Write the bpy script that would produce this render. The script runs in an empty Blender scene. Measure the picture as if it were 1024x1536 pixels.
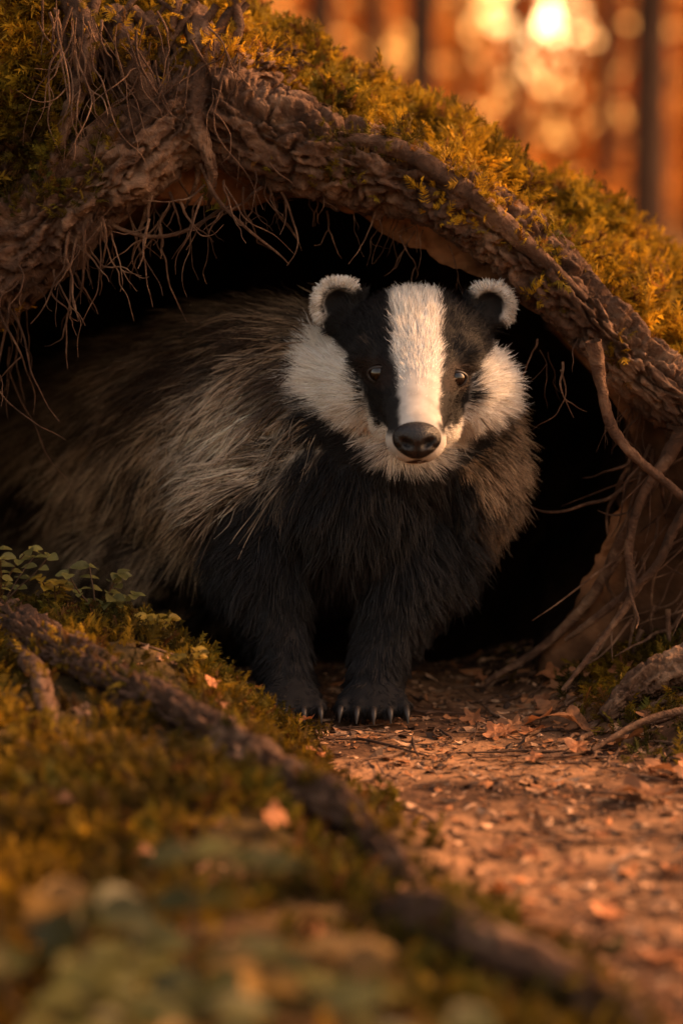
import bpy, math, random
import numpy as np
from mathutils import Vector, Matrix
from mathutils.bvhtree import BVHTree
from mathutils.kdtree import KDTree
rng=np.random.default_rng(7); random.seed(7)
scene=bpy.context.scene
R=math.radians
# ---------------------------------------------------------------- helpers
def vn(p):
    p=np.asarray(p,float); i=np.floor(p).astype(np.int64); f=p-i; f=f*f*(3-2*f)
    def h(a,b,c):
        n=((a*73856093)^(b*19349663)^(c*83492791))&0x7fffffff
        n=((n^(n>>13))*1274126177)&0x7fffffff
        n=n^(n>>16); return (n&0xffff)/65535.0
    x,y,z=i[:,0],i[:,1],i[:,2]; fx,fy,fz=f[:,0],f[:,1],f[:,2]
    def l(a,b,t): return a+(b-a)*t
    return l(l(l(h(x,y,z),h(x+1,y,z),fx),l(h(x,y+1,z),h(x+1,y+1,z),fx),fy),
             l(l(h(x,y,z+1),h(x+1,y,z+1),fx),l(h(x,y+1,z+1),h(x+1,y+1,z+1),fx),fy),fz)
def fbm(p,o=4):
    p=np.asarray(p,float); s=0;a=.5;t=0
    for k in range(o):
        s=s+a*vn(p+17.3*k); t+=a; a*=.5; p=p*2.03
    return s/t
def ss(a,b,x):
    t=np.clip((x-a)/(b-a),0,1); return t*t*(3-2*t)
def nrm(v): return v/np.maximum(np.linalg.norm(v,axis=-1,keepdims=True),1e-9)
def catmull(P,n):
    P=np.asarray(P,float); m=len(P); Q=np.vstack([2*P[0]-P[1],P,2*P[-1]-P[-2]])
    t=np.linspace(0,m-1-1e-6,n); i=t.astype(int); f=(t-i)[:,None]
    a,b,c,d=Q[i],Q[i+1],Q[i+2],Q[i+3]
    return .5*((2*b)+(-a+c)*f+(2*a-5*b+4*c-d)*f**2+(-a+3*b-3*c+d)*f**3)
def mesh_obj(name,V,F,mat=None,col=None,smooth=True,parent=None):
    V=np.asarray(V,np.float32); me=bpy.data.meshes.new(name)
    Fs=F if isinstance(F,list) else [F]
    Fs=[np.asarray(f,np.int32) for f in Fs if len(f)]
    me.vertices.add(len(V)); me.vertices.foreach_set('co',V.ravel())
    nl=sum(f.size for f in Fs); nf=sum(len(f) for f in Fs)
    me.loops.add(nl); me.loops.foreach_set('vertex_index',np.concatenate([f.ravel() for f in Fs]))
    me.polygons.add(nf)
    tot=np.concatenate([np.full(len(f),f.shape[1]) for f in Fs]); st=np.concatenate([[0],np.cumsum(tot)[:-1]])
    me.polygons.foreach_set('loop_start',st.astype(np.int32))
    try: me.polygons.foreach_set('loop_total',tot.astype(np.int32))
    except Exception: pass
    me.polygons.foreach_set('use_smooth',np.full(nf,smooth))
    me.update(calc_edges=True); me.validate()
    if col is not None:
        a=me.color_attributes.new('col','FLOAT_COLOR','POINT')
        c=np.ones((len(V),4),np.float32); c[:,:3]=col; a.data.foreach_set('color',c.ravel())
    if mat: me.materials.append(mat)
    ob=bpy.data.objects.new(name,me); scene.collection.objects.link(ob)
    if parent: ob.parent=parent
    return ob
def empty(name):
    e=bpy.data.objects.new(name,None); scene.collection.objects.link(e); return e
def grid_faces(nr,nc,off=0,closed=False):
    r=np.arange(nr-1)[:,None]; c=np.arange(nc if closed else nc-1)[None,:]; c2=(c+1)%nc
    return np.stack([r*nc+c,r*nc+c2,(r+1)*nc+c2,(r+1)*nc+c],-1).reshape(-1,4)+off
def tube(pts,rad,n=40,k=12,amp=0.0,fr=(3,30),seed=0,detail=0.0,knob=0.0):
    P=catmull(pts,n); rr=catmull(np.asarray(rad,float)[:,None],n)[:,0]
    T=nrm(np.gradient(P,axis=0)); A=np.zeros_like(P)
    up=np.array([0,0,1.]) if abs(T[0][2])<.9 else np.array([1.,0,0])
    a=nrm(up-T[0]*np.dot(up,T[0])); 
    for i in range(n):
        a=nrm(a-T[i]*np.dot(a,T[i])); A[i]=a
    B=np.cross(T,A); th=np.linspace(0,2*np.pi,k,endpoint=False)
    dirs=A[:,None,:]*np.cos(th)[None,:,None]+B[:,None,:]*np.sin(th)[None,:,None]
    L=np.concatenate([[0],np.cumsum(np.linalg.norm(np.diff(P,axis=0),axis=1))])
    Rr=np.repeat(rr[:,None],k,1)
    q=np.stack([np.cos(th)[None,:]*np.ones((n,1))*fr[0]*.5,np.sin(th)[None,:]*np.ones((n,1))*fr[0]*.5,L[:,None]*np.ones((1,k))*fr[1]],-1).reshape(-1,3)+seed*9.1
    if amp: Rr=Rr*(1+amp*(fbm(q,3).reshape(n,k)-.5)*2)
    if knob:
        Rr=Rr*(1+knob*ss(.55,.8,vn(q*[.8,.8,.8]+5).reshape(n,k)))
    if detail:
        q2=q*[2.6,2.6,3.4]+31; q2=q2+1.2*(np.stack([fbm(q*2+k_*5,2) for k_ in range(3)],-1)-.5)
        w=np.abs(fbm(q2,4).reshape(n,k)-.5)*2; Rr=Rr-detail*(1-ss(.0,.26,w))+detail*.7*(fbm(q2*2.6,2).reshape(n,k)-.5)
    V=(P[:,None,:]+dirs*Rr[:,:,None]).reshape(-1,3)
    F=grid_faces(n,k,0,True)
    return V,F
def join(parts):
    V=[];F=[];o=0
    for v,f in parts:
        V.append(v);F.append(f+o);o+=len(v)
    return np.vstack(V),np.vstack(F)
def sample(V,F,N,w=None):
    F=np.asarray(F)
    if F.shape[1]==4: F=np.vstack([F[:,[0,1,2]],F[:,[0,2,3]]])
    a,b,c=V[F[:,0]],V[F[:,1]],V[F[:,2]]; n=np.cross(b-a,c-a); ar=np.linalg.norm(n,axis=1)
    if w is not None: ar=ar*w((a+b+c)/3,nrm(n))
    i=rng.choice(len(F),N,p=ar/ar.sum()); r1=np.sqrt(rng.random(N))[:,None]; r2=rng.random(N)[:,None]
    return (1-r1)*a[i]+r1*(1-r2)*b[i]+r1*r2*c[i], nrm(n[i]), i, F
def basis(up,yaw):
    up=nrm(up); ref=np.where(np.abs(up[:,2:3])<.9,[[0,0,1.]],[[1.,0,0]])
    x=nrm(np.cross(ref,up)); y=np.cross(up,x); c=np.cos(yaw)[:,None]; s=np.sin(yaw)[:,None]
    X=x*c+y*s; Y=-x*s+y*c
    return np.stack([X,Y,up],-1)
def scatter(name,TV,TF,pos,M,scale,col,mat,jit=0.0,parent=None,smooth=False):
    N=len(pos); k=len(TV); sc=scale if scale.ndim==2 else scale[:,None]
    V=np.einsum('nij,nkj->nki',M,TV[None]*sc[:,None,:])+pos[:,None,:]
    if jit: V+=rng.normal(0,1,V.shape)*jit*sc.mean(1)[:,None,None]
    F=(TF[None]+(np.arange(N)*k)[:,None,None]).reshape(-1,TF.shape[1])
    C=np.repeat(col,k,0)
    return mesh_obj(name,V.reshape(-1,3),F,mat,C,smooth,parent)
# ---------------------------------------------------------------- materials
def newmat(name):
    m=bpy.data.materials.new(name); m.use_nodes=True; nt=m.node_tree; nt.nodes.clear()
    o=nt.nodes.new('ShaderNodeOutputMaterial'); return m,nt,o
def mat_attr(name,rough=.8,trans=0.0,nscale=60,var=.5,bump=.3,spec=.3,bscale=None):
    m,nt,o=newmat(name); N=nt.nodes; L=nt.links
    at=N.new('ShaderNodeAttribute'); at.attribute_name='col'
    tc=N.new('ShaderNodeTexCoord'); nz=N.new('ShaderNodeTexNoise'); nz.inputs['Scale'].default_value=nscale; nz.inputs['Detail'].default_value=6
    L.new(tc.outputs['Object'],nz.inputs['Vector'])
    mr=N.new('ShaderNodeMapRange'); mr.inputs['From Min'].default_value=.3; mr.inputs['From Max'].default_value=.7
    mr.inputs['To Min'].default_value=1-var; mr.inputs['To Max'].default_value=1+var
    L.new(nz.outputs['Fac'],mr.inputs['Value'])
    mx=N.new('ShaderNodeVectorMath'); mx.operation='SCALE'; L.new(at.outputs['Color'],mx.inputs[0]); L.new(mr.outputs[0],mx.inputs['Scale'])
    p=N.new('ShaderNodeBsdfPrincipled'); p.inputs['Roughness'].default_value=rough; p.inputs['Specular IOR Level'].default_value=spec
    L.new(mx.outputs[0],p.inputs['Base Color'])
    if bump:
        n2=N.new('ShaderNodeTexNoise'); n2.inputs['Scale'].default_value=bscale or nscale*3; n2.inputs['Detail'].default_value=8
        L.new(tc.outputs['Object'],n2.inputs['Vector'])
        b=N.new('ShaderNodeBump'); b.inputs['Strength'].default_value=bump; b.inputs['Distance'].default_value=.004
        L.new(n2.outputs['Fac'],b.inputs['Height']); L.new(b.outputs[0],p.inputs['Normal'])
    if trans:
        t=N.new('ShaderNodeBsdfTranslucent'); L.new(mx.outputs[0],t.inputs['Color'])
        ms=N.new('ShaderNodeMixShader'); ms.inputs[0].default_value=trans
        L.new(p.outputs[0],ms.inputs[1]); L.new(t.outputs[0],ms.inputs[2]); L.new(ms.outputs[0],o.inputs[0])
    else: L.new(p.outputs[0],o.inputs[0])
    return m
def mat_bark(name,c1,c2,c3,scale=1.0,bump=.8,rough=.85):
    m,nt,o=newmat(name); N=nt.nodes; L=nt.links
    tc=N.new('ShaderNodeTexCoord')
    a=N.new('ShaderNodeTexNoise'); a.inputs['Scale'].default_value=45*scale; a.inputs['Detail'].default_value=8; a.inputs['Roughness'].default_value=.65; a.inputs['Distortion'].default_value=.6
    v=N.new('ShaderNodeTexVoronoi'); v.inputs['Scale'].default_value=80*scale; v.feature='DISTANCE_TO_EDGE'
    w=N.new('ShaderNodeTexNoise'); w.inputs['Scale'].default_value=9*scale; w.inputs['Detail'].default_value=5
    wp=N.new('ShaderNodeMixRGB'); wp.inputs[0].default_value=min(1,.06/scale)
    L.new(tc.outputs['Object'],a.inputs['Vector']); L.new(tc.outputs['Object'],w.inputs['Vector'])
    L.new(tc.outputs['Object'],wp.inputs[1]); L.new(a.outputs['Color'],wp.inputs[2]); L.new(wp.outputs[0],v.inputs['Vector'])
    r=N.new('ShaderNodeValToRGB'); e=r.color_ramp.elements
    e[0].position=.34; e[0].color=(*c1,1); e[1].position=.70; e[1].color=(*c3,1); x=e.new(.52); x.color=(*c2,1)
    ad=N.new('ShaderNodeMath'); ad.operation='MULTIPLY_ADD'; ad.inputs[1].default_value=.45
    L.new(w.outputs['Fac'],ad.inputs[0]); 
    h=N.new('ShaderNodeMath'); h.operation='MULTIPLY'; h.inputs[1].default_value=.58; L.new(a.outputs['Fac'],h.inputs[0]); L.new(h.outputs[0],ad.inputs[2])
    L.new(ad.outputs[0],r.inputs[0])
    p=N.new('ShaderNodeBsdfPrincipled'); p.inputs['Roughness'].default_value=rough; p.inputs['Specular IOR Level'].default_value=.3
    L.new(r.outputs[0],p.inputs['Base Color'])
    hh=N.new('ShaderNodeMath'); hh.operation='MULTIPLY_ADD'; hh.inputs[1].default_value=.8
    L.new(v.outputs['Distance'],hh.inputs[0]); L.new(a.outputs['Fac'],hh.inputs[2])
    b=N.new('ShaderNodeBump'); b.inputs['Strength'].default_value=bump; b.inputs['Distance'].default_value=.006/scale
    L.new(hh.outputs[0],b.inputs['Height']); L.new(b.outputs[0],p.inputs['Normal']); L.new(p.outputs[0],o.inputs[0])
    return m
M_bark=mat_bark('root_bark',(.016,.009,.006),(.13,.066,.038),(.42,.25,.15),1.0,1.0)
M_bark2=mat_bark('pine_bark',(.03,.013,.007),(.065,.03,.014),(.10,.05,.025),.08,.5)
M_soil=mat_attr('den_soil',.95,0,35,.55,.9,.15,90)
M_ground=mat_attr('forest_soil',.95,0,50,.5,.9,.15,160)
M_moss=mat_attr('moss',.75,.42,40,.35,0,.2)
M_leafd=mat_attr('dry_leaf',.6,.25,90,.35,.3,.35)
M_chip=mat_attr('litter',.8,.0,120,.4,.3,.25)
M_green=mat_attr('green_leaf',.5,.35,70,.25,.15,.4)
M_far=mat_attr('far_foliage',.8,.6,2,.3,0,.1)
# ---------------------------------------------------------------- terrain
FLy=np.array([-1.4,-1.1,-.78,-.52,-.33,-.03,.13,.3]); FLx=np.array([.25,.2,.145,.083,.023,-.06,-.14,-.25])
def hgt(x,y):
    x=np.asarray(x,float);y=np.asarray(y,float)
    q=np.stack([x,y,x*0],-1).reshape(-1,3)
    n=(fbm(q*7,4).reshape(x.shape)-.5)*.03+(fbm(q*40+3,3).reshape(x.shape)-.5)*.009
    xb=np.interp(y,FLy,FLx)
    H=np.interp(y,[-1.6,-1.2,-.8,-.5,-.1,.03,.14],[.0,.02,.035,.06,.095,.07,0])
    hb=H*ss(0,.17,xb-x+ (fbm(q*14+9,2).reshape(x.shape)-.5)*.08)*(1-ss(.8,1.6,-x))
    xr=np.interp(y,[-.5,-.25,-.22,-.05,.2,.6],[.6,.34,.265,.18,.118,.1])
    hr=np.clip(.36*np.clip(x-xr,0,None),0,.14)*(1-ss(1.2,2,x))*ss(-.5,-.2,y)
    den=-.03*ss(.15,.4,y)*(1-ss(1.2,1.6,y))
    near=np.exp(-((x/2.5)**2+(y/3)**2))
    far=(fbm(q*.25+50,3).reshape(x.shape)-.5)*1.0*ss(4,14,np.hypot(x,y))
    return n*(.45+.55*near*ss(0,.1,xb-x+hr*2))+hb+hr+den+far-.004
def axis(lo,hi,step,far,n):
    core=np.arange(lo,hi,step); g=np.geomspace(step,far,n)
    return np.concatenate([lo-np.cumsum(g)[::-1],core,hi+np.cumsum(g)])
gx=axis(-.6,.6,.005,25,40); gy=axis(-1.2,.5,.005,25,40)
X,Y=np.meshgrid(gx,gy); Z=hgt(X,Y)
GV=np.stack([X,Y,Z],-1).reshape(-1,3); GF=grid_faces(len(gy),len(gx))
c=fbm(GV*12,4)[:,None]; xb=np.interp(GV[:,1],FLy,FLx)
soil=np.array([.085,.042,.022]); soil2=np.array([.27,.14,.070]); mossc=np.array([.045,.032,.008])
gc=soil+(soil2-soil)*ss(.35,.65,c)
mm=ss(0,.05,xb-GV[:,0])[:,None]*.8; gc=gc*(1-mm)+mossc*mm
farc=ss(1.5,4,np.hypot(GV[:,0],GV[:,1]))[:,None]; gc=gc*(1-farc)+np.array([.14,.07,.02])*farc
dk=ss(.05,.3,GV[:,1])*(1-ss(1.3,2,GV[:,1]))*(1-ss(.3,.6,np.abs(GV[:,0]+.1))); gc=gc*(1-.75*dk[:,None])  # den shade painted into the floor colour
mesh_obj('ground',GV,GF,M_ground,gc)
# ---------------------------------------------------------------- mound with den
YO=.05
E=[(-.52,-.05),(-.47,.14),(-.38,.28),(-.295,.365),(-.208,.415),(-.134,.445),(-.065,.445),(-.007,.43),(.05,.41),(.108,.39),(.166,.35),(.21,.30),(.25,.24),(.24,.15),(.21,.08),(.175,.02),(.15,-.06)]
Cc=[(-1.3,-.1),(-1.05,.35),(-.75,.62),(-.5,.72),(-.33,.735),(-.19,.685),(-.095,.60),(-.03,.558),(.05,.51),(.116,.475),(.20,.42),(.315,.352),(.42,.30),(.55,.23),(.7,.13),(.9,.0),(1.0,-.1)]
nt_=340; Ec=catmull(E,nt_); Cr=catmull(Cc,nt_)
rows=[]
for s in np.linspace(0,1,12)[::-1]:
    y=.01+1.05*s; k=(1+.10*np.sin(s*3.1))*(1-s**3.0)
    cx=-.13-.12*s; cz=.14
    rows.append(np.stack([cx+(Ec[:,0]-cx)*k,np.full(nt_,y),cz+(Ec[:,1]-cz)*k*(1-.16*s)],-1))
nin=len(rows)
nf_=60
for s in np.linspace(0,1,nf_)[1:]:
    b=math.sin(s*math.pi)*.012
    xz=Ec*(1-s)+Cr*s; rows.append(np.stack([xz[:,0]+b*.3,np.full(nt_,.01-.03*math.sin(s*3.1)+.15*s**1.6),xz[:,1]+b],-1))
for s in np.linspace(0,1,30)[1:]:
    y=.16+2.4*s**1.3; f=1-ss(0,1,np.array([s]))[0]
    rows.append(np.stack([Cr[:,0]*(1+.5*s),np.full(nt_,y),(Cr[:,1]+.02*math.sin(min(s*6,3.14)))*f-.12*(1-f)],-1))
MV=np.array(rows); nr=len(rows); MV=MV.reshape(-1,3)
sgn=np.stack([fbm(MV*9+k*11,4)-.5 for k in range(3)],-1)
amp=np.full(nr,.05); amp[:nin]=.07
rr_=np.repeat(amp,nt_)[:,None]; MV=MV+sgn*rr_*[.8,1,.9]+ (np.stack([fbm(MV*45+k*7,3)-.5 for k in range(3)],-1))*.02+[0,YO,0]
MF=grid_faces(nr,nt_)
row=np.repeat(np.arange(nr),nt_)
mc=soil*.8+(np.array([.28,.135,.065])-soil*.8)*ss(.35,.65,fbm(MV*14,3))[:,None]
inn=(row<nin-1)[:,None]; mc=np.where(inn,mc*.20,mc)  # tunnel walls coloured darker, painting in the deep shade of the den
mz=ss(nin+8,nin+26,row+30*(fbm(MV*10+4,2)-.5))[:,None]*ss(.18,.32,MV[:,2:3]); mc=mc*(1-mz)+mossc*mz
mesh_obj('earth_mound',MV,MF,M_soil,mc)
# ---------------------------------------------------------------- arch roots
def root(name,parts,mat=M_bark,dy=0.):
    V,F=join(parts); V=V+[0,dy,0]; return mesh_obj(name,V,F,mat), V, F
pL=[(-.50,.02,.20),(-.42,-.02,.28),(-.33,-.03,.362),(-.257,-.035,.415),(-.206,-.04,.457),(-.149,-.035,.498),(-.10,-.02,.54),(-.045,.03,.565)]
rL=[.05,.046,.043,.040,.038,.038,.03,.015]
pR=[(-.17,.0,.55),(-.12,-.02,.525),(-.064,-.03,.492),(.0045,-.035,.472),(.073,-.035,.450),(.13,-.035,.415),(.184,-.035,.370),(.236,-.035,.316),(.287,-.035,.270),(.36,-.03,.222),(.46,-.01,.15),(.55,0,.02)]
rR=[.015,.034,.040,.037,.034,.032,.029,.027,.028,.030,.034,.04]
AL=tube(pL,rL,520,150,.25,(3,14),1,.010,.22); AR=tube(pR,rR,640,150,.25,(3,14),2,.010,.22)
extra=[tube([(-.20,-.01,.60),(-.175,-.045,.555),(-.16,-.055,.50),(-.18,-.05,.45)],[.012,.014,.009,.002],80,24,.3,(3,30),5,.002),
 tube([(-.13,.0,.60),(-.115,-.04,.56),(-.125,-.06,.51),(-.11,-.065,.465),(-.115,-.05,.43)],[.014,.014,.010,.005,.001],90,26,.3,(3,30),6,.002),
 tube([(-.24,-.01,.62),(-.215,-.04,.57),(-.235,-.06,.50),(-.25,-.07,.45),(-.245,-.06,.40)],[.012,.010,.007,.004,.001],90,20,.3,(3,30),7,.002),
 tube([(-.03,-.055,.49),(.04,-.066,.485),(.10,-.066,.452),(.16,-.062,.40),(.21,-.06,.355)],[.004,.008,.009,.008,.003],90,18,.3,(3,30),8,.001)]
for i in range(28):
    x0=rng.uniform(-.24,-.08); z0=rng.uniform(.56,.62)
    p=np.array([x0,-.02,z0]); w=[p]
    for j in range(5): w.append(w[-1]+np.array([rng.normal(0,.016),-.006 if j<2 else rng.normal(0,.004),-rng.uniform(.02,.035)]))
    r=rng.uniform(.0015,.005); extra.append(tube(w,[r*1.3,r*1.1,r,r*.8,r*.6,r*.2],50,10,.3,(3,50),20+i,.0008))
_,AVl,AFl=root('arch_root',[AL,AR]+extra,dy=YO)
# ---------------------------------------------------------------- side roots
def wander(p0,d,L,n=6,w=.25,g=0.0):
    p=np.array(p0,float); d=nrm(np.array(d,float)); out=[p.copy()]
    for i in range(n):
        d=nrm(d+rng.normal(0,w,3)+np.array([0,0,-g])); p=p+d*L/n; out.append(p.copy())
    return out
side=[tube([(.215,-.055,.32),(.2215,-.05,.285),(.232,-.05,.246),(.256,-.055,.217),(.3,-.055,.18),(.35,-.05,.13)],[.008,.0055,.005,.0045,.004,.003],80,12,.25,(3,60),1,.0008),
 tube([(.30,-.03,.25),(.275,-.02,.20),(.25,.0,.15),(.225,.02,.09),(.18,.03,.04),(.13,.03,.008)],[.008,.006,.005,.005,.004,.003],80,12,.25,(3,60),2,.0008),
 tube([(.285,-.03,.22),(.262,-.03,.185),(.25,-.03,.14),(.252,-.04,.10),(.225,-.05,.06),(.19,-.07,.02)],[.006,.0045,.004,.0035,.003,.002],70,10,.25,(3,60),3,.0006),
 tube([(.32,-.03,.21),(.29,-.04,.16),(.27,-.04,.12),(.23,-.02,.08),(.2,.01,.05)],[.006,.005,.004,.004,.002],70,10,.25,(3,60),4,.0006),
 tube([(.38,-.09,.062),(.33,-.10,.057),(.29,-.11,.048),(.25,-.115,.032),(.22,-.13,.008)],[.026,.022,.018,.013,.006],160,50,.3,(3,26),6,.005,.3),
 tube([(.34,-.22,.03),(.29,-.2,.03),(.24,-.21,.02),(.2,-.23,.002)],[.004,.004,.003,.002],60,10,.3,(3,50),7,.0006)]
for i in range(60):
    p=[.245+.12*rng.random(),-.03+.04*rng.random(),.06+.18*rng.random()]
    side.append(tube(wander(p,(-.45+rng.normal(0,.3),-.1,-1),.05+.09*rng.random(),5,.25),np.array([.0020,.0018,.0016,.0013,.001,.0005])*rng.uniform(.4,1.3),24,6,.2,(3,50),i))
root('side_roots',side,dy=.03)
gr=[]
for i in range(34):
    x0=rng.uniform(.17,.36); y0=rng.uniform(-.25,.10); a=rng.uniform(2.2,4.2)
    w=np.array(wander((x0,y0,0),(math.cos(a),math.sin(a),0),rng.uniform(.06,.14),7,.25)); r=rng.uniform(.0008,.0026)
    w[:,2]=hgt(w[:,0],w[:,1])+r*.6+rng.uniform(0,.003,len(w)); gr.append(tube(w,np.linspace(r,r*.4,8),50,8,.3,(3,60),i,.0004))
root('surface_roots',gr)
hang=[]
def hangers(n,x0,x1,z0,z1,y0,y1,l0,l1,r):
    for i in range(n):
        t=rng.random(); p=(x0+(x1-x0)*t,rng.uniform(y0,y1),z0+(z1-z0)*t+rng.normal(0,.01)); l=rng.uniform(l0,l1)
        rr=r*rng.uniform(.4,1.2)
        w=wander(p,(rng.normal(0,.35),-.1,-1),l,8,.25,.12)
        hang.append(tube(w,np.linspace(rr,rr*.25,9),36,5,0,(1,1),i))
        if rng.random()<.6:
            b=w[rng.integers(2,6)]; hang.append(tube(wander(b,(rng.normal(0,.8),-.1,-1),l*.45,6,.3),np.linspace(rr*.6,rr*.2,7),20,4,0))
hangers(34,-.31,-.18,.36,.43,-.08,-.05,.04,.13,.0014)
hangers(34,-.20,-.06,.43,.46,-.08,-.02,.03,.11,.0014)
hangers(20,-.06,.10,.45,.41,-.06,.0,.02,.06,.0011)
hangers(16,.16,.3,.33,.23,-.06,.0,.02,.07,.0011)
hangers(56,-.26,-.08,.59,.56,-.075,-.05,.04,.14,.0013)
hangers(14,-.36,-.26,.30,.36,-.06,-.0,.08,.2,.0013)
hang.append(tube([(-.215,-.04,.43),(-.19,-.05,.415),(-.16,-.05,.408),(-.13,-.04,.415),(-.10,-.03,.435)],[.0018]*5,40,6,.2))
hang.append(tube([(-.12,-.06,.47),(-.105,-.07,.44),(-.08,-.07,.415),(-.055,-.065,.395),(-.045,-.06,.385)],[.002,.0018,.0014,.001,.0005],40,6,.2))
V,F=join(hang); V=V+[0,YO,0]; mesh_obj('hanging_rootlets',V,F,M_bark)
fg=[tube([(-.42,.0,.120),(-.34,-.08,.110),(-.275,-.16,.099),(-.19,-.28,.083),(-.11,-.40,.069),(-.04,-.52,.055),(.0235,-.64,.040),(.05,-.70,.0)],[.016,.017,.017,.016,.015,.014,.012,.006],360,70,.35,(3,22),11,.006,.35),
 tube([(.0,-.74,.0),(.04,-.78,.032),(.085,-.84,.030),(.14,-.9,.017),(.2,-.98,-.02)],[.01,.016,.016,.014,.01],140,36,.25,(3,18),12,.004),
 tube([(-.27,-.17,.085),(-.23,-.30,.083),(-.205,-.42,.064),(-.16,-.56,.03)],[.008,.008,.007,.004],100,18,.25,(3,30),13,.002)]
_,FV,FF=root('bank_root',fg)
# ---------------------------------------------------------------- moss
def sprig_template():
    V=[];F=[]
    n=9
    def pt(t): return np.array([0,.45*t*t,t*(1-.18*t)])
    for i in range(n):
        t=(i+.6)/n; p=pt(t); l=.34*(1-t*.75)*(.6+.4*math.sin(t*3.1)+.25)
        for s in (-1,1):
            b=len(V); q=p+np.array([s*l,.10+l*.35,.16*l+.1]); w=np.array([0,.03,.06])
            V+= [p-w*.6,q,p+w]; F.append([b,b+1,b+2])
    for a,b_ in ((0,.5),(.5,1.)):
        b=len(V); V+=[pt(a)+[-.02,0,0],pt(a)+[.02,0,0],pt(b_)]; F.append([b,b+1,b+2])
    return np.array(V),np.array(F)
SV,SF=sprig_template()
def moss(name,P,N,s0,s1,droop=.2,gold=.5,dark=0.0):
    n=len(P); up=N*.8+rng.normal(0,.42,(n,3))+np.array([0,-.15,.25-droop])
    M=basis(up,rng.uniform(0,6.28,n)); s=rng.uniform(s0,s1,n)*(.5+1.0*fbm(P*26,2))
    g=np.clip(ss(.3,.7,fbm(P*9+77,3))*.7+gold*.6-.15+rng.normal(0,.12,n),0,1)[:,None]
    col=np.array([.11,.105,.012])*(1-g)+np.array([.60,.33,.02])*g
    br=rng.random(n)<.15; col[br]=[.22,.10,.025]
    dn=ss(.35,.6,fbm(P*30+9,2))[:,None]
    col=col*rng.uniform(.5,1.35,(n,1))*(.4+.6*dn)*(1-dark)
    scatter(name,SV,SF,P-N*.002,M,s,col,M_moss,.03)
def wm(c,n):
    f=ss(.36,.52,fbm(c*16+4,3))
    zl=np.interp(c[:,0],[-.5,-.3,-.2,-.12,-.06,.07,.13,.18,.23,.28,.5],[.28,.44,.52,.555,.525,.472,.437,.39,.335,.295,.18])
    up=ss(-.005,.02,c[:,2]-zl)
    vis=(c[:,1]<.5)&(np.abs(c[:,0])<.65)
    tangle=1-.8*np.exp(-(((c[:,0]+.16)/.065)**2+((c[:,2]-.56)/.07)**2))
    return up*(.25+f)*tangle*np.where(vis,1,.02)*(c[:,1]<1.5)*(1+1.5*((c[:,0]<-.22)&(c[:,0]>-.36)))
P,N,_,_=sample(MV,MF[(nin-1)*(nt_-1):],40000,wm); N=np.where((N*np.array([0,-.7,.7])).sum(1,keepdims=True)<0,-N,N)
big=ss(.42,.62,fbm(P*14+60,2))[:,None]; P=P+N*.020*big
lft=ss(-.20,-.26,P[:,0])*ss(.72,.62,P[:,2]); P[:,1]-=.05*lft; P[:,2]-=.03*lft*rng.random(len(P))
moss('mound_moss',P,N,.014,.032,.2,.8)
P,N,_,_=sample(AVl,AFl,6500,lambda c,n:ss(.0,.6,n[:,2])*ss(.46,.58,fbm(c*18,3))*(c[:,2]>.25)*(1+5*(c[:,0]<-.24))+1e-6)
moss('root_moss',P,np.where(N[:,2:3]<0,-N,N),.009,.020,.1,.6)
def wg(c,n):
    xb=np.interp(c[:,1],FLy,FLx); f=ss(.40,.56,fbm(c*13+2,3))
    bank=ss(-.01,.04,xb-c[:,0]+.05*(fbm(c*20,2)-.5))*(c[:,1]<.13)*(c[:,1]>-1.15)*(c[:,0]>-.55)*(.12+f)
    rx=np.interp(c[:,1],[-.98,-.84,-.72,-.64,-.4,-.16,.0],[.2,.085,.02,.0235,-.11,-.275,-.42]); bank=bank*(1-.7*np.exp(-((c[:,0]-rx+.0)/.018)**2))
    rt=np.exp(-(((c[:,0]-.27)/.06)**2+((c[:,1]-.02)/.09)**2))*2.0*f+np.exp(-(((c[:,0]-.29)/.04)**2+((c[:,1]+.17)/.05)**2))*1.5*f
    return bank+rt+1e-9
P,N,_,_=sample(GV,GF,21000,wg); N=np.where(N[:,2:3]<0,-N,N)
moss('bank_moss',P,N,.009,.024,.0,.42,.42)  # last argument paints foreground shade into the moss colour
P,N,_,_=sample(FV,FF,1300,lambda c,n:ss(.46,.6,fbm(c*22,3))+1e-6)
moss('bank_root_moss',P,nrm(N+[0,0,.8]),.006,.014,.0,.4,.35)  # dimmed in colour too, same painted foreground shade
# ---------------------------------------------------------------- litter
def gN(P):
    e=.004; hx=(hgt(P[:,0]+e,P[:,1])-hgt(P[:,0]-e,P[:,1]))/(2*e); hy=(hgt(P[:,0],P[:,1]+e)-hgt(P[:,0],P[:,1]-e))/(2*e)
    return nrm(np.stack([-hx,-hy,np.ones(len(P))],-1))
def onground(n,x0,x1,y0,y1,lift=.001):
    x=rng.uniform(x0,x1,n);y=rng.uniform(y0,y1,n); return np.stack([x,y,hgt(x,y)+lift],-1)
th=np.linspace(0,2*np.pi,7,endpoint=False)
CV=np.vstack([[0,0,.10],np.stack([np.cos(th)*(1+.25*np.sin(th*3)),.55*np.sin(th)*(1+.3*np.cos(th*2)),.12*np.cos(th*2)],-1)])
CF=np.array([[0,i+1,(i+1)%7+1] for i in range(7)])
P=onground(32000,-.45,.6,-1.15,.35,.0012); xb=np.interp(P[:,1],FLy,FLx); cl_=ss(.35,.6,fbm(P*18+5,3)); k=((P[:,0]>xb-.01)&(rng.random(len(P))<.35+.65*cl_))|(rng.random(len(P))<.12); P=P[k]; n=len(P)
M=basis(gN(P)+rng.normal(0,.16,(n,3)),rng.uniform(0,6.28,n)); s=rng.gamma(1.6,.0015,n)+.0010; s=np.minimum(s,.011)
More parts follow.
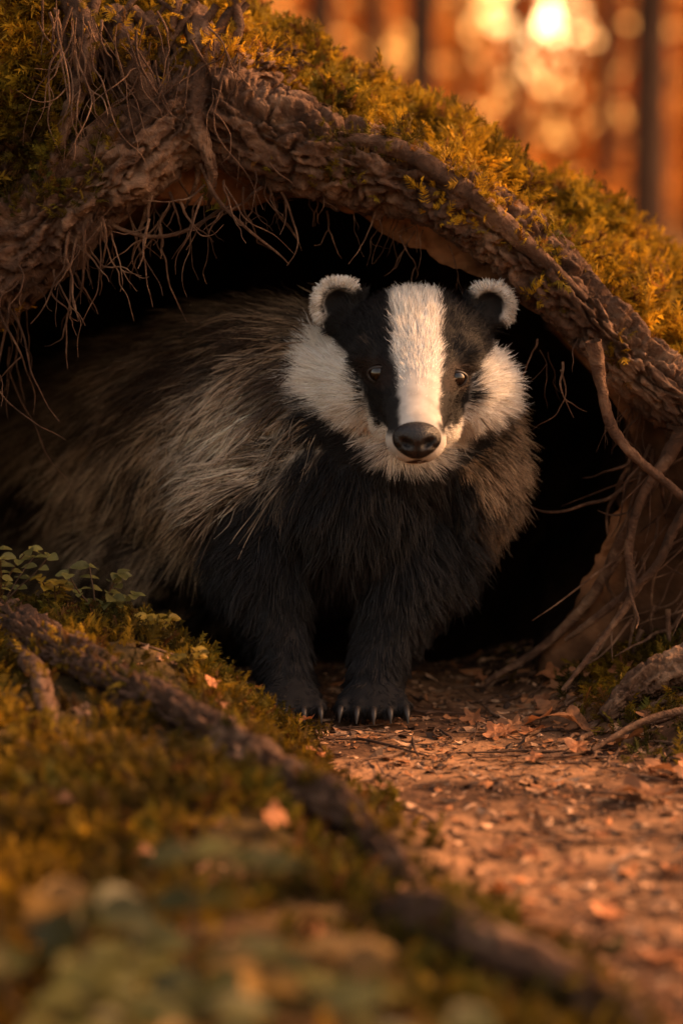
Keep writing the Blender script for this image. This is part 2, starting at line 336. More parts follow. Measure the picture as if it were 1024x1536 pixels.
pal=np.array([[.32,.17,.09],[.23,.115,.055],[.46,.27,.155],[.12,.06,.033],[.32,.13,.05],[.06,.034,.022]])
col=pal[rng.integers(0,6,n)]*rng.uniform(.55,1.25,(n,1))
scatter('leaf_litter',CV,CF,P,M,s,col,M_chip,.14)
tw=[]
for i in range(340):
    p=onground(1,-.1,.5,-1.05,.3,.003)[0]; a=rng.uniform(0,6.28); L=rng.uniform(.015,.09)
    w=np.array(wander(p,(math.cos(a),math.sin(a),0),L,4,.2)); w[:,2]=hgt(w[:,0],w[:,1])+.003; r=rng.uniform(.0005,.0015)
    tw.append(tube(w,[r,r,r*.9,r*.7,r*.5],10,5,.2))
V,F=join(tw); mesh_obj('twigs',V,F,M_bark)
def leaf_template(lobes=5,depth=.35,na=60,rings=5,elong=1.3,curl=.2):
    V=[];t=np.linspace(0,2*np.pi,na,endpoint=False)
    r=(1-depth*np.abs(np.sin(t*lobes/2+.5*np.pi))**.7)*(1+.08*np.cos(t*lobes*3))
    for j in range(1,rings+1):
        f=j/rings; x=np.cos(t)*r*f; y=np.sin(t)*r*f*elong
        z=curl*(x*x)*1.2+curl*.5*np.sin(y*3)*f+.05*np.sin(t*lobes)*f
        V.append(np.stack([x,y,z],-1))
    V=np.vstack([[[0,0,0]]]+V); F=[]
    for i in range(na): F.append([0,1+i,1+(i+1)%na])
    for j in range(rings-1):
        for i in range(na):
            a=1+j*na+i;b=1+j*na+(i+1)%na; F.append([a,a+na,b+na]);F.append([a,b+na,b])
    return V,np.array(F)
LV,LF=leaf_template(5,.5,60,4,1.35,.35)
fixed=[(.222,-.36,.028),(.20,-.10,.028),(.165,-.08,.018),(.25,-.27,.022),(.285,-.05,.024),(.22,.03,.022),(.30,.09,.028),(.27,-.31,.022),(.26,-.47,.018),(-.21,-.11,.018),(.05,-.70,.022),(.1,-.62,.012),(.19,-.19,.016),(.31,-.38,.018),(.29,.06,.02),(.245,-.0,.018),(.18,-.03,.018),(.23,-.17,.02),(.275,-.24,.018),(.19,.05,.02)]
P=np.vstack([[(a,b,hgt(np.array([a]),np.array([b]))[0]+.008) for a,b,_ in fixed],onground(60,.1,.5,-1.0,.15,.005),onground(18,-.4,.0,-.9,.0,.012)])
n=len(P); s=np.concatenate([[c*.85 for _,_,c in fixed],rng.uniform(.006,.013,n-len(fixed))])
M=basis(gN(P)+rng.normal(0,.25,(n,3))+[0,-.15,0],rng.uniform(0,6.28,n))
col=np.array([.44,.17,.065])*rng.uniform(.4,1.15,(n,1)); g=rng.random(n)<.4; col[g]=col[g]*[.7,.8,.9]
scatter('fallen_leaves',LV,LF,P,M,s,col,M_leafd,.01,smooth=True)
bm=__import__('bmesh').new(); __import__('bmesh').ops.create_icosphere(bm,subdivisions=3,radius=1)
IV=np.array([v.co[:] for v in bm.verts]); IF=np.array([[v.index for v in f.verts] for f in bm.faces]); bm.free()
SVt=IV*(.75+.5*fbm(IV*1.3+3,3))[:,None]
P=np.array([(-.085,-.035,.012),(-.1,.0,.012),(-.065,-.065,.002)]); P[:,2]+=hgt(P[:,0],P[:,1])
scatter('stone',SVt,IF,P,basis(np.tile([0,0,1.],(3,1)),np.array([.3,2,4])),np.array([[.028,.016,.013],[.018,.014,.012],[.008,.006,.005]]),np.tile([.18,.10,.06],(3,1)),M_soil,0,smooth=True)
# ---------------------------------------------------------------- small green plants
def leaflet(na=12):
    V=[];F=[];t=np.linspace(0,1,na)
    w=.36*np.clip(np.sin(np.pi*t**.85),0,1)**.8*(1+.12*np.cos(t*40))
    for i in range(na):
        V+=[(-w[i],t[i],.12*w[i]*2-.25*t[i]**2),(0,t[i],-.25*t[i]**2-.02),(w[i],t[i],.12*w[i]*2-.25*t[i]**2)]
    for i in range(na-1):
        a=i*3; F+=[[a,a+1,a+4,a+3],[a+1,a+2,a+5,a+4]]
    return np.array(V),np.array(F)
LFv,LFf=leaflet()
def plant(name,base,n_stem,h,leaf,kind,col,spread=.5):
    root_=empty(name); pos=[];Ms=[];sc=[];stems=[]
    for i in range(n_stem):
        a=rng.uniform(0,6.28); d=np.array([math.cos(a)*spread,math.sin(a)*spread,1.0]); L=h*rng.uniform(.6,1.1)
        w=np.array(wander(base,d,L,5,.12)); stems.append(tube(w,np.linspace(.0011,.0005,6),14,5))
        tip=w[-1]; dd=nrm(w[-1]-w[-2])
        if kind=='tri': nodes=[(tip,[-1.1,0,1.1],1.0)]
        else: nodes=[(w[j],[-1.2,1.2],.5+.12*j) for j in range(1,6)]+[(tip,[0],1.)]
        for (p,angs,f) in nodes:
            az=math.atan2(dd[1],dd[0])
            for an in angs:
                b=az+an+rng.normal(0,.15); y=nrm(np.array([math.cos(b),math.sin(b),.15+rng.normal(0,.15)])); z=nrm(np.array([rng.normal(0,.25),-.45+rng.normal(0,.25),1.])); x=nrm(np.cross(y,z)); z=np.cross(x,y)
                pos.append(p);Ms.append(np.stack([x,y,z],-1));sc.append(leaf*f*rng.uniform(.8,1.15))
    V,F=join(stems); mesh_obj('stems',V,F,M_green,np.tile([.10,.05,.02],(len(V),1)),parent=root_)
    n=len(pos); cc=np.array(col)*rng.uniform(.6,1.3,(n,1))
    scatter('leaves',LFv,LFf,np.array(pos),np.array(Ms),np.array(sc)*1.0,cc,M_green,.0,root_,True)
def gz(x,y,dz=0): return (x,y,float(hgt(np.array([x]),np.array([y]))[0])+dz)
plant('bramble_seedling',gz(-.285,-.10),7,.065,.012,'p',(.17,.15,.04))
plant('bramble_seedling',gz(-.2,-.12),6,.045,.013,'p',(.15,.14,.04))
plant('bramble_seedling',gz(-.24,-.10),5,.035,.011,'p',(.24,.16,.02))
plant('bramble_seedling',gz(-.155,-.14),4,.028,.010,'p',(.24,.16,.02))
plant('bramble_seedling',gz(-.12,-.22),4,.025,.009,'p',(.24,.16,.02))
for (x,y) in [(-.15,-.98),(-.10,-1.05),(-.055,-.97),(-.17,-.92),(-.02,-1.03),(.01,-1.10),(-.12,-.95),(-.06,-1.13),(-.10,-1.15),(-.15,-1.1),(-.08,-.93),(-.03,-.97)]:
    plant('wood_sorrel_plant',gz(x,y),5,.05+.035*rng.random(),.027,'tri',(.085,.082,.020) if rng.random()<.7 else (.20,.115,.025),.6)
# ---------------------------------------------------------------- background forest
def tree(name,x,y,r,h,lean=0.0,seed=0):
    e=empty(name); z0=float(hgt(np.array([x]),np.array([y]))[0])-.2
    parts=[tube([(x,y,z0),(x+.02+lean*.1,y,z0+h*.3),(x-.05+lean*.4,y,z0+h*.65),(x+lean,y,z0+h)],[r*1.15,r*.9,r*.6,r*.12],40,14,.12,(3,1.2),seed)]
    rg=np.random.default_rng(seed); lp=[]
    for i in range(34):
        z=z0+h*(.22+.76*(i/34)); a=rg.uniform(0,6.28); L=(1-(i/34))*h*.16+.3
        if i<7: L*=.35
        d=np.array([math.cos(a),math.sin(a),.05 if i>7 else -.2]); s=np.array([x+lean*(z-z0)/h,y,z])
        parts.append(tube([s,s+d*L*.5,s+d*L+[0,0,-.1*L]],[r*.18,r*.1,.01],8,5))
        if i>=7:
            for _ in range(40): lp.append(s+d*L*rg.uniform(.25,1.05)+rg.normal(0,.16*L**.5,3)*[1,1,.5])
    V,F=join(parts); mesh_obj('trunk',V,F,M_bark2,parent=e)
    lp=np.array(lp); n=len(lp); q=np.array([[-.5,0,0],[.5,0,0],[.15,1,.1],[-.2,.9,-.1]])
    M=basis(rg.normal(0,1,(n,3)),rg.uniform(0,6.28,n)); 
    scatter('crown',q,np.array([[0,1,2,3]]),lp,M,rg.uniform(.2,.42,n),np.array([.06,.06,.015])*rg.uniform(.5,1.5,(n,1)),M_far,.1,e)
for i,(x,y,r,h) in enumerate([(.51,14.8,.09,13),(2.12,15.6,.12,15),(2.95,19,.11,14),(1.95,27,.08,14),(-.2,20,.12,14),(4.2,22,.14,15),(-2.4,18,.15,15),(.35,26,.12,14),(3.0,27,.10,15),(1.2,24,.06,14),(-5,24,.15,15),(6.5,18,.15,14)]):
    tree('pine_tree',x,y,r,h,rng.normal(0,.15),i+3)
pts=[];cols=[];sz=[]
def clump(cx,cy,cz,rad,n,s,c):
    p=rng.normal(0,1,(n,3)); p=nrm(p)*rng.random((n,1))**.4*np.array(rad)+[cx,cy,cz]
    pts.append(p);cols.append(np.array(c)*rng.uniform(.5,1.4,(n,1)));sz.append(rng.uniform(.5,1.2,n)*s)
for i in range(120):
    y=rng.uniform(18,38); x=rng.uniform(-.35,.5)*y*.8; z=rng.uniform(-.1,.5) if rng.random()<.7 else rng.uniform(.5,4.5)
    if abs(x/(y+2.2)-.078)<.03 and abs((z-.44)/(y+2.2)-.066)<.04: continue
    r=rng.uniform(.4,1.0); clump(x,y,z,(r,r,r*.7),150,.10,(.60,.25,.05))  # orange leaf colour carries the painted sunset haze
for i in range(34):
    x=rng.uniform(.8,2.2) if i%2 else rng.uniform(-2,3); y=rng.uniform(3.5,7); clump(x,y,rng.uniform(-.1,.12),(.3,.3,.2),220,.04,(.40,.20,.03))
pts=np.vstack(pts);cols=np.vstack(cols);sz=np.concatenate(sz); n=len(pts)
q=np.array([[-.5,0,0],[.5,0,0],[.3,1,.1],[-.3,.9,-.1]])
scatter('distant_undergrowth',q,np.array([[0,1,2,3]]),pts,basis(rng.normal(0,1,(n,3)),rng.uniform(0,6.28,n)),sz,cols,M_far,.1)
n=60000; p=np.stack([rng.uniform(-34,40,n),rng.uniform(40,56,n),rng.uniform(-.5,11,n)],-1)
a_=fbm(np.stack([p[:,0]*1.1,p[:,1]*.15,p[:,2]*.9],-1)+3,3); dz=np.hypot((p[:,0]/(p[:,1]+2.2)-.080)/.04,((p[:,2]-.44)/(p[:,1]+2.2)-.06)/.03)
k=(a_>.40+.03*(p[:,2]/5)+.13*np.exp(-dz**2)+rng.normal(0,.03,n)); p=p[k]; n=len(p)
cf=np.array([.70,.28,.05])*rng.uniform(.5,1.4,(n,1))  # hazy orange glow painted into the leaf colour, no fog volume
scatter('distant_forest',q,np.array([[0,1,2,3]]),p,basis(rng.normal(0,1,(n,3)),rng.uniform(0,6.28,n)),rng.uniform(.2,.45,n),cf,M_far,.1)
# ---------------------------------------------------------------- BADGER
badger=empty('badger')
HX=.063
balls=[]
def ball(c,r): balls.append((np.array(c,float),np.array(r if hasattr(r,'__len__') else (r,r,r),float)))
def limb(pts,rad,n=14):
    P=catmull(pts,n); r=catmull(np.array(rad,float)[:,None],n)[:,0]
    for p,q in zip(P,r): ball(p,q)
limb([(.03,.03,.262),(-.03,.10,.25),(-.085,.19,.222),(-.16,.30,.19),(-.245,.42,.155),(-.29,.53,.12)],[.07,.088,.110,.118,.110,.07],22)
ball((.010,.06,.175),(.096,.10,.092)); ball((-.05,.12,.20),(.095,.10,.10)); ball((.082,.055,.210),(.067,.07,.085))
ball((-.02,.10,.145),(.10,.11,.08)); ball((-.14,.28,.12),(.11,.13,.09)); ball((-.225,.40,.10),(.11,.12,.09))
ball((.045,.03,.23),(.075,.07,.07))
limb([(-.055,.05,.16),(-.066,.02,.115),(-.06,.0,.075),(-.05,-.02,.04),(-.046,-.035,.02)],[.062,.045,.031,.0245,.022],14)
limb([(.055,.05,.16),(.056,.02,.115),(.046,.0,.075),(.032,-.02,.04),(.027,-.035,.02)],[.066,.048,.034,.0255,.022],14)
toes=[]
for px in (-.046,.027):
    ball((px,-.045,.015),(.029,.028,.015))
    for j in range(5):
        u=j-2; tx=px+u*.0130; ty=-.068-.006*(1-abs(u)/2.0); ball((tx,ty,.0095),(.0068,.014,.0095)); toes.append((tx,ty,u))
limb([(-.30,.44,.12),(-.33,.38,.07),(-.325,.43,.035),(-.33,.39,.015)],[.07,.045,.028,.02],10); ball((-.33,.365,.012),(.026,.035,.012))
limb([(-.14,.46,.12),(-.13,.38,.07),(-.135,.43,.035),(-.13,.38,.015)],[.07,.045,.028,.02],10); ball((-.13,.36,.012),(.026,.035,.012))
limb([(-.27,.56,.12),(-.30,.63,.10),(-.31,.69,.08)],[.03,.022,.012],8)
ball((HX,-.0,.302),(.067,.078,.061)); ball((HX-.041,-.008,.277),(.037,.053,.040)); ball((HX+.043,-.008,.277),(.040,.053,.041))
ball((HX,.02,.27),(.066,.06,.06))
limb([(HX,-.045,.298),(HX-.001,-.08,.284),(HX-.002,-.118,.267),(HX-.003,-.152,.252)],[.045,.035,.0265,.0215],10)
ball((HX-.003,-.155,.248),(.0255,.021,.0205)); ball((HX-.003,-.120,.242),(.021,.04,.0175)); ball((HX,-.06,.257),(.038,.05,.030))
ball((HX-.030,-.052,.310),(.022,.026,.016)); ball((HX+.030,-.052,.310),(.022,.026,.016))
ears=[(-.002,.0,.351),(.127,.0,.349)]
for (ex,ey,ez),s in zip(ears,(-1,1)):
    for a in np.linspace(0,2*np.pi,18,endpoint=False): ball((ex+.0165*math.cos(a),ey-.004*math.sin(a),ez+.0165*math.sin(a)),(.0058,.0075,.0058))
    ball((ex,ey+.006,ez),(.018,.006,.018)); ball((ex-s*.012,ey+.004,ez-.014),(.018,.015,.018))
V=[];F=[];o=0
for c_,r_ in balls:
    V.append(IV*r_+c_);F.append(IF+o);o+=len(IV)
tmp=mesh_obj('tmp_body',np.vstack(V),np.vstack(F))
m=tmp.modifiers.new('r','REMESH'); m.mode='VOXEL'; m.voxel_size=.0036
m=tmp.modifiers.new('s','SMOOTH'); m.iterations=5; m.factor=.5
dg=bpy.context.evaluated_depsgraph_get(); ev=tmp.evaluated_get(dg); bme=bpy.data.meshes.new_from_object(ev)
BV=np.zeros(len(bme.vertices)*3); bme.vertices.foreach_get('co',BV); BV=BV.reshape(-1,3)
VN=np.zeros(len(bme.vertices)*3); bme.vertices.foreach_get('normal',VN); VN=VN.reshape(-1,3)
bme.calc_loop_triangles(); BF=np.zeros(len(bme.loop_triangles)*3,np.int32); bme.loop_triangles.foreach_get('vertices',BF); BF=BF.reshape(-1,3)
bpy.data.objects.remove(tmp)
bvh=BVHTree.FromPolygons([Vector(v) for v in BV],BF.tolist())
def front(x,z):
    h=bvh.ray_cast(Vector((x,-1,z)),Vector((0,1,0))); return h[0].y if h[0] else -.1
eyes=[]
for ex,ez in ((HX-.0325,.2965),(HX+.0325,.2925)):
    eyes.append(np.array([ex,front(ex,ez)+.0026,ez]))
nose=np.array([HX-.003,front(HX-.003,.2505)+.001,.2490])
f_body=nrm(np.array([[-.5,.45,-.62]]))[0]
black=np.array([.020,.018,.019]); dark=np.array([.065,.039,.026]); buff=np.array([.76,.54,.35]); cream=np.array([.93,.81,.68]); white=np.array([.95,.89,.82]); brown=np.array([.13,.06,.035])
def lerp(a,b,t): return a*(1-t)+b*t
def headmask(x,y,z):
    return (((((x-HX)/.100)**2+((y+.04)/.14)**2+((z-.292)/.088)**2)<1)&(y<.05))|((y<-.09)&(z>.2))
def field(P,N):
    n=len(P); x,y,z=P.T; u=np.abs(x-HX)
    q=P-(P@f_body)[:,None]*f_body*.75
    st=fbm(q*55+3,3); jn=(fbm(P*80,2)-.5); big=fbm(P*13+40,2)
    k=ss(.42,.56,st+.35*(big-.5))
    topd=ss(.0,.07,z-np.interp(x,[-.35,-.25,-.15,-.05,.0],[.15,.19,.235,.275,.295]))
    k=k*(1-.6*topd)
    col=lerp(dark,buff,k[:,None])
    ne=np.exp(-(((x+.06)/.075)**2+((y-.05)/.09)**2+((z-.245)/.065)**2))
    ne=ss(.25,.75,ne+.45*(st-.5)); col=lerp(col,lerp(buff,cream,.8),(ne*(1-.6*topd))[:,None])
    zb=np.interp(x,[-.17,-.15,-.11,-.067,-.037,.0,.09,.115,.15],[.09,.125,.165,.195,.228,.25,.25,.20,.10])
    B=ss(-.014,.020,zb-z+.07*jn)*ss(-.175,-.12,x+.05*jn)*(1-ss(.18,.3,y))
    col=lerp(col,black,B[:,None])
    rs=ss(.104,.138,x+.04*jn)*ss(.06,.14,z)*(y>-.02); col=lerp(col,lerp(dark*2.2,buff,ss(.12,.24,z)[:,None]*.95),rs[:,None]*.95)  # right shoulder paler: light from that side painted into the fur colour
    hind=ss(.06,.02,z)*(y>.25) ; col=lerp(col,black,hind[:,None])
    D=np.tile(f_body,(n,1))
    rr2=(x>.095)&(y>-.02)
    ch=(B>.5)|(rs>.3)|rr2; side=np.clip((x-.02)/.1,-1,1)
    D=np.where(ch[:,None],nrm(np.stack([side*.45,np.full(n,.25),-np.ones(n)],-1)),D)
    L=np.full(n,.042)+.016*big; L=np.where(B>.5,.026,L); L=np.where(rr2,.026,L)
    leg=ss(.14,.06,z)*(y<.2); L=lerp(L,.012,leg); L=np.where((z<.028)&(y<.1),.005,L)
    lift=np.full(n,.30); lift=np.where(rr2,.5,lift); lift=np.where(leg>.5,.22,lift); rad=np.where((B>.5)|rr2,.00034,.00042)
    H=headmask(x,y,z)
    out=np.interp(z,[.247,.256,.2735,.296,.312,.323,.335],[.014,.034,.046,.050,.058,.074,.12])
    inn=np.interp(z,[.25,.2735,.29,.36],[.017,.0155,.0175,.0205])
    w=.0022
    S=ss(-w,w,out-u+.006*jn)*ss(-w,w,u-inn+.006*jn)*ss(.250,.255,z)
    hc=lerp(white,black*.8,S[:,None])
    low=np.interp(u,[0,.024,.034,.045,.055,.083,.1,.12],[.214,.220,.230,.240,.249,.268,.282,.30]); Lw=ss(-.006,.006,low-z+.01*jn)*(y>-.145); hc=lerp(hc,black,Lw[:,None])
    bk=ss(.02,.05,y)*ss(.31,.33,z); hc=lerp(hc,dark,bk[:,None])
    mouth=(np.abs(z-(.2320-.28*u))<.0013)&(y<-.10)&(u<.020); hc=np.where(mouth[:,None],brown*.6,hc)
    for e in eyes:
        de=np.hypot(x-e[0],z-e[2]); a=ss(.015,.009,de)*(y<.0)*.35; hc=lerp(hc,brown*.6,a[:,None])
    nz=nose+np.array([0,-.03,.01]); Dh=nrm(P-nz); Dh=nrm(Dh+np.stack([np.zeros(n),np.full(n,.2),-.25*ss(.05,.09,u)],-1))
    dn=np.linalg.norm(P-nose,axis=1)
    Lh=np.interp(dn,[0,.02,.05,.09,.13,.2],[.0020,.0032,.006,.010,.014,.016]); Lh=Lh+.011*ss(.055,.085,u)*(z<.32)
    col=np.where(H[:,None],hc,col); D=np.where(H[:,None],Dh,D); L=np.where(H,Lh,L); lift=np.where(H,np.interp(dn,[0,.06,.15],[.08,.13,.26]),lift); rad=np.where(H,.00023,rad)
    for (ex,ey,ez),s in zip(ears,(-1,1)):
        vx=x-ex; vz=z-ez; r=np.hypot(vx,vz); ie=(r<.031)&(np.abs(y-ey)<.02)&(vx*s+vz>-.016)
        ang=(vx*s*.75+vz*.8)/np.maximum(r,1e-5)
        rim=ss(.0118,.0140,r)*ss(-.25,.15,ang)
        col=np.where(ie[:,None],lerp(black,white,rim[:,None]),col)
        DD=nrm(np.stack([vx*1.,np.full(n,.002),vz],-1)+1e-6); D=np.where(ie[:,None],DD,D)
        L=np.where(ie,.0045+.0035*rim,L); lift=np.where(ie,.15,lift)
    return col,D,L,lift,rad,H,B
def wb(c,n):
    w=np.ones(len(c)); w=np.where(headmask(*c.T),5.0,w)
    for e in ears: w=np.where(np.linalg.norm(c-np.array(e),axis=1)<.033,10.,w)
    w=np.where((c[:,2]<.15)&(c[:,1]<.12),2.2,w)
    w=np.where((c[:,0]>.095)&(c[:,1]>-.02),2.5,w)
    w=np.where(c[:,1]>.5,.4,w)
    for e in eyes: w=np.where(np.linalg.norm(c-e,axis=1)<.0092,0,w)
    nd=(c-nose)/np.array([.0195,.014,.016]); w=np.where((np.linalg.norm(nd,axis=1)<1.0),0,w)
    w=np.where(c[:,2]<.004,.1,w)
    return w
NS=200000
P,_,fi,Ft=sample(BV,BF,NS,wb)
Nn=nrm(VN[Ft[fi]].mean(1))
col,D,L,lift,rad,Hm,Bm=field(P,Nn)
Er=np.zeros(NS,bool)
for e in ears: Er|=np.linalg.norm(P-np.array(e),axis=1)<.032
NC=9000; ci=rng.choice(NS,NC,replace=False); kd=KDTree(NC)
for i,j in enumerate(ci): kd.insert(P[j],i)
kd.balance(); near=np.array([kd.find(p)[1] for p in P]); root_i=ci[near]
K=6; us=np.linspace(0,1,K)
T=D-(D*Nn).sum(1,keepdims=True)*Nn; T=nrm(T)
cj=rng.normal(0,1,(NS,3)); cja=np.where(Er,0.,np.where(Hm,.12,.26))[:,None]; jit=cj[root_i]*cja+rng.normal(0,.10,(NS,3)); T=nrm(T+jit-((jit*Nn).sum(1,keepdims=True))*Nn)
lf=lift*rng.uniform(.5,1.4,NS)
L=L*rng.uniform(.6,1.15,NS)*np.where(Er,1.,(.7+.6*rng.random(NS)[root_i]))
d0=nrm(Nn*lf[:,None]+T*(1-lf)[:,None])
off=P-P[root_i]; offd=np.linalg.norm(off,axis=1,keepdims=True); off=np.where(offd>.014,0,off)
cs=np.where(Er,0.,np.where(Hm,.22,.75))[:,None]
pts=np.zeros((NS,K,3)); droop=np.where(Hm,.08,.16)
for i,t in enumerate(us):
    pts[:,i]=P-Nn*.0008+d0*(L*t)[:,None]+(T*.15+np.array([0,0,-1.])*droop[:,None])*(L*t*t)[:,None]-off*cs*t**1.4+rng.normal(0,1,(NS,3))*(.025*t*L)[:,None]
var=rng.uniform(.7,1.2,(NS,1,1))*(.75+.5*rng.random(NS)[root_i])[:,None,None]**np.where(Hm,.3,1.)[:,None,None]; cc=col[:,None,:]*var*np.ones((1,K,1))
bright=(col.mean(1)>.12)&(~Hm)&(~Er)
band=np.array([1.05,.95,.45,.35,.95,1.2])[None,:,None]; cc=np.where((bright&(col.mean(1)<.70))[:,None,None],cc*band,cc)
mixd=(rng.random(NS)<.16)&bright; cc[mixd]*=.15
lw=(rng.random(NS)<.02)&(~Hm)&(P[:,1]>0.0)&(P[:,2]>.08); cc[lw]=cc[lw]*.3+np.array([.35,.22,.13])*.5
cc=np.clip(cc,.004,.95)
rp=rad[:,None]*np.array([1,1,.95,.8,.55,.12])[None,:]*rng.uniform(.7,1.3,(NS,1))
WH=[];
for s in (-1,1):
    for i in range(9):
        p=np.array([HX-.003+s*rng.uniform(.018,.025),nose[1]+rng.uniform(.008,.03),.246+rng.uniform(-.014,.006)])
        d=nrm(np.array([s*1.,rng.uniform(-.1,.5),rng.uniform(-.45,.15)])); l=rng.uniform(.015,.035)
        WH.append([p+d*l*t+np.array([0,0,-.006])*t*t for t in us])
WH=np.array(WH); nw=len(WH)
allp=np.concatenate([pts,WH]); allc=np.concatenate([cc,np.full((nw,K,3),.05)+rng.random((nw,1,1))*.15]); allr=np.concatenate([rp,np.tile(np.array([1,.9,.8,.6,.4,.15])*.0002,(nw,1))])
hc=bpy.data.hair_curves.new('fur'); hc.add_curves([K]*(NS+nw))
pa=hc.attributes.get('position') or hc.attributes.new('position','FLOAT_VECTOR','POINT'); pa.data.foreach_set('vector',allp.astype(np.float32).ravel())
ra=hc.attributes.get('radius') or hc.attributes.new('radius','FLOAT','POINT'); ra.data.foreach_set('value',allr.astype(np.float32).ravel())
ca=hc.attributes.new('col','FLOAT_COLOR','POINT'); c4=np.ones((allc.shape[0]*K,4),np.float32); c4[:,:3]=allc.reshape(-1,3); ca.data.foreach_set('color',c4.ravel())
mf,nt,o=newmat('fur'); at=nt.nodes.new('ShaderNodeAttribute'); at.attribute_name='col'
hb=nt.nodes.new('ShaderNodeBsdfPrincipled'); hb.inputs['Roughness'].default_value=.42; hb.inputs['Specular IOR Level'].default_value=.35
tb=nt.nodes.new('ShaderNodeBsdfTranslucent'); mb=nt.nodes.new('ShaderNodeMixShader'); mb.inputs[0].default_value=.4
nt.links.new(at.outputs['Color'],hb.inputs['Base Color']); nt.links.new(at.outputs['Color'],tb.inputs['Color']); nt.links.new(hb.outputs[0],mb.inputs[1]); nt.links.new(tb.outputs[0],mb.inputs[2]); nt.links.new(mb.outputs[0],o.inputs[0])
hc.materials.append(mf); fo=bpy.data.objects.new('fur',hc); scene.collection.objects.link(fo); fo.parent=badger
vc,_,_,_,_,_,_=field(BV,VN)
M_skin=mat_attr('badger_skin',.8,0,80,.2,0,.2)
mesh_obj('body',BV,BF,M_skin,vc*.45+.003,parent=badger)
def simple(name,c,rough,spec=.5,bump=0,bs=400,coat=0):
    m,nt,o=newmat(name); p=nt.nodes.new('ShaderNodeBsdfPrincipled'); p.inputs['Base Color'].default_value=(*c,1); p.inputs['Roughness'].default_value=rough; p.inputs['Specular IOR Level'].default_value=spec; p.inputs['Coat Weight'].default_value=coat
    nz=nt.nodes.new('ShaderNodeTexVoronoi' if bump else 'ShaderNodeTexNoise'); nz.inputs['Scale'].default_value=bs
    tc=nt.nodes.new('ShaderNodeTexCoord'); nt.links.new(tc.outputs['Object'],nz.inputs['Vector'])
    if bump:
        b=nt.nodes.new('ShaderNodeBump'); b.inputs['Strength'].default_value=bump; b.inputs['Distance'].default_value=.001; nt.links.new(nz.outputs['Distance'],b.inputs['Height']); nt.links.new(b.outputs[0],p.inputs['Normal'])
    nt.links.new(p.outputs[0],o.inputs[0]); return m
bm=__import__('bmesh').new(); __import__('bmesh').ops.create_icosphere(bm,subdivisions=5,radius=1)
NV=np.array([v.co[:] for v in bm.verts]); NF=np.array([[v.index for v in f.verts] for f in bm.faces]); bm.free()
sx,sy,sz=NV.T.copy()
w_=1+.12*sz-.10*ss(.2,1,-sz); nx=sx*.0195*w_; nzz=sz*.0150; ny=sy*.0135
for s in (-1,1):
    d=np.hypot((nx-s*.0085)/.0042,(nzz+.0015-(np.abs(nx)-.0085)*.35)/.0030); ny=np.where(sy<0,ny+.0065*np.exp(-d**2*.8),ny)
    d2=np.hypot((nx-s*.0155)/.0035,(nzz+.005)/.002); ny=np.where(sy<0,ny+.003*np.exp(-d2**2),ny)
ny=np.where(sy<0,ny+.002*np.exp(-(nx/.0012)**2)*ss(.003,-.004,nzz),ny)
mesh_obj('nose',np.stack([nx,ny,nzz],-1)+nose,NF,simple('nose_skin',(.010,.008,.008),.35,.45,.5,900),parent=badger)
M_eye=simple('eye',(.006,.003,.002),.06,.5,0,10,.5)
for i,e in enumerate(eyes):
    mesh_obj('eye_%d'%i,IV*.0080+e,IF,M_eye,parent=badger)
    t=np.linspace(0,2*np.pi,30); ring=[(e[0]+.0084*math.cos(a),e[1]-.0034+.0022*abs(math.cos(a))-(.0022 if math.sin(a)>0 else 0)*math.sin(a),e[2]+(.0054 if math.sin(a)>0 else .0066)*math.sin(a)) for a in t]
    v,f=tube(ring,[.0014]*30,60,8); mesh_obj('eyelid_%d'%i,v,f,simple('lid',(.015,.010,.009),.5),parent=badger)
M_claw=simple('claw',(.030,.024,.021),.4,.4)
cl=[]
for tx,ty,u in toes:
    k_=rng.uniform(.8,1.1)
    cl.append(tube([(tx,ty-.004,.011),(tx+u*.0008,ty-.012*k_,.0115),(tx+u*.0012,ty-.018*k_,.008),(tx+u*.0015,ty-.022*k_,.001)],[.0034,.0031,.0024,.0006],16,8))
v,f=join(cl); mesh_obj('claws',v,f,M_claw,parent=badger)
# ---------------------------------------------------------------- light
AZ,EL=R(74),R(32)
w=bpy.data.worlds.new('World'); scene.world=w; w.use_nodes=True; nt=w.node_tree; N=nt.nodes; Lk=nt.links; N.clear()
out=N.new('ShaderNodeOutputWorld'); bg=N.new('ShaderNodeBackground'); sky=N.new('ShaderNodeTexSky'); sky.sky_type='NISHITA'; sky.sun_disc=False
sky.sun_elevation=EL; sky.sun_rotation=AZ; sky.dust_density=4; sky.air_density=1.5
tc=N.new('ShaderNodeTexCoord'); no=N.new('ShaderNodeVectorMath'); no.operation='NORMALIZE'; Lk.new(tc.outputs['Generated'],no.inputs[0])
dy_=N.new('ShaderNodeVectorMath'); dy_.operation='DOT_PRODUCT'; dy_.inputs[1].default_value=(0,1,0); Lk.new(no.outputs[0],dy_.inputs[0])
mrw=N.new('ShaderNodeMapRange'); mrw.inputs['From Min'].default_value=.0; mrw.inputs['From Max'].default_value=.85; mrw.interpolation_type='SMOOTHSTEP'; Lk.new(dy_.outputs['Value'],mrw.inputs['Value'])
tm=N.new('ShaderNodeMixRGB'); tm.inputs[1].default_value=(3.5,2.3,1.6,1); tm.inputs[2].default_value=(1.7,.66,.18,1); Lk.new(mrw.outputs[0],tm.inputs[0])
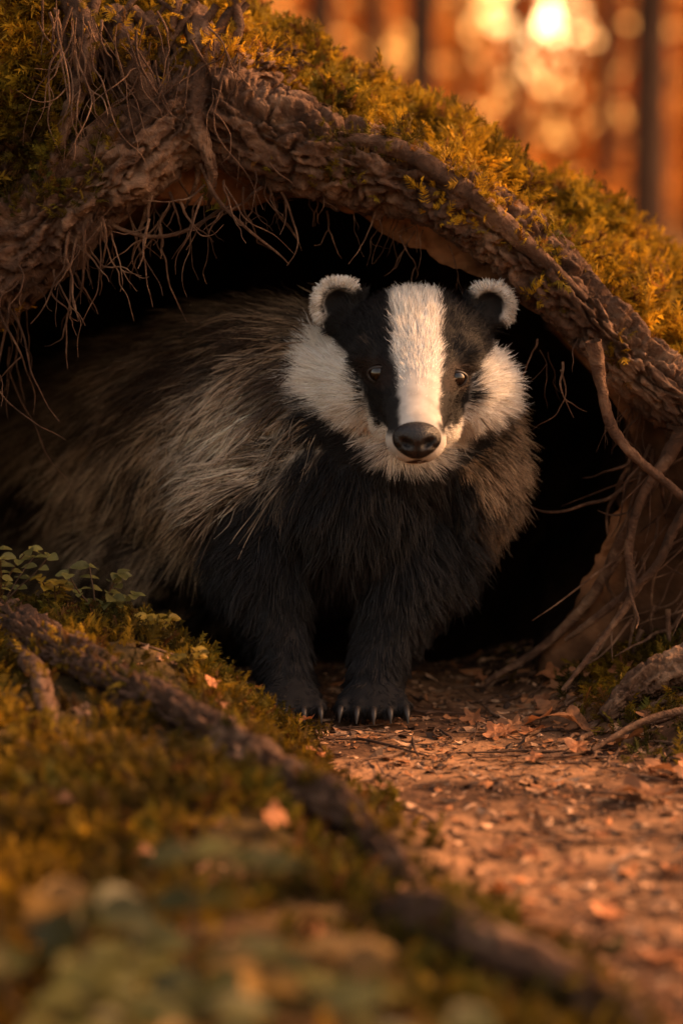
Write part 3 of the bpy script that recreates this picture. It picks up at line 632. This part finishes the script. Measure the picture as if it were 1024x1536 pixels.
tint=N.new('ShaderNodeMixRGB'); tint.blend_type='MULTIPLY'; tint.inputs[0].default_value=1; Lk.new(tm.outputs[0],tint.inputs[2]); Lk.new(sky.outputs[0],tint.inputs[1])
dt=N.new('ShaderNodeVectorMath'); dt.operation='DOT_PRODUCT'; g=nrm(np.array([[.0780,1,.068]]))[0]; dt.inputs[1].default_value=tuple(g)
Lk.new(no.outputs[0],dt.inputs[0])
prev=tint.outputs[0]
for pw,c_ in ((40,(11,4.1,.8)),(900,(14,6.5,1.8)),(9000,(60,40,18))):
    mx=N.new('ShaderNodeMath'); mx.operation='MAXIMUM'; mx.inputs[1].default_value=0; Lk.new(dt.outputs['Value'],mx.inputs[0])
    po=N.new('ShaderNodeMath'); po.operation='POWER'; po.inputs[1].default_value=pw; Lk.new(mx.outputs[0],po.inputs[0])
    s_=N.new('ShaderNodeVectorMath'); s_.operation='SCALE'; s_.inputs[0].default_value=c_; Lk.new(po.outputs[0],s_.inputs['Scale'])
    ad=N.new('ShaderNodeVectorMath'); ad.operation='ADD'; Lk.new(prev,ad.inputs[0]); Lk.new(s_.outputs[0],ad.inputs[1]); prev=ad.outputs[0]
Lk.new(prev,bg.inputs[0]); bg.inputs[1].default_value=.13; Lk.new(bg.outputs[0],out.inputs[0])
sl=bpy.data.lights.new('sun','SUN'); sl.energy=5.0; sl.color=(1,.52,.23); sl.angle=R(2); so=bpy.data.objects.new('sun',sl); scene.collection.objects.link(so)
sd=Vector((math.sin(AZ)*math.cos(EL),math.cos(AZ)*math.cos(EL),math.sin(EL))); so.rotation_euler=(-sd).to_track_quat('-Z','Y').to_euler()
# ---------------------------------------------------------------- camera
cam=bpy.data.cameras.new('camera'); co=bpy.data.objects.new('camera',cam); scene.collection.objects.link(co)
co.location=(0,-2.2,.44); co.rotation_euler=(R(83),0,0); cam.lens=89.5; cam.sensor_width=36; cam.clip_end=500; cam.clip_start=.05
cam.dof.use_dof=True; cam.dof.focus_distance=2.13; cam.dof.aperture_fstop=3.2
scene.camera=co
scene.view_settings.view_transform='Standard'; scene.view_settings.look='None'; scene.view_settings.exposure=0
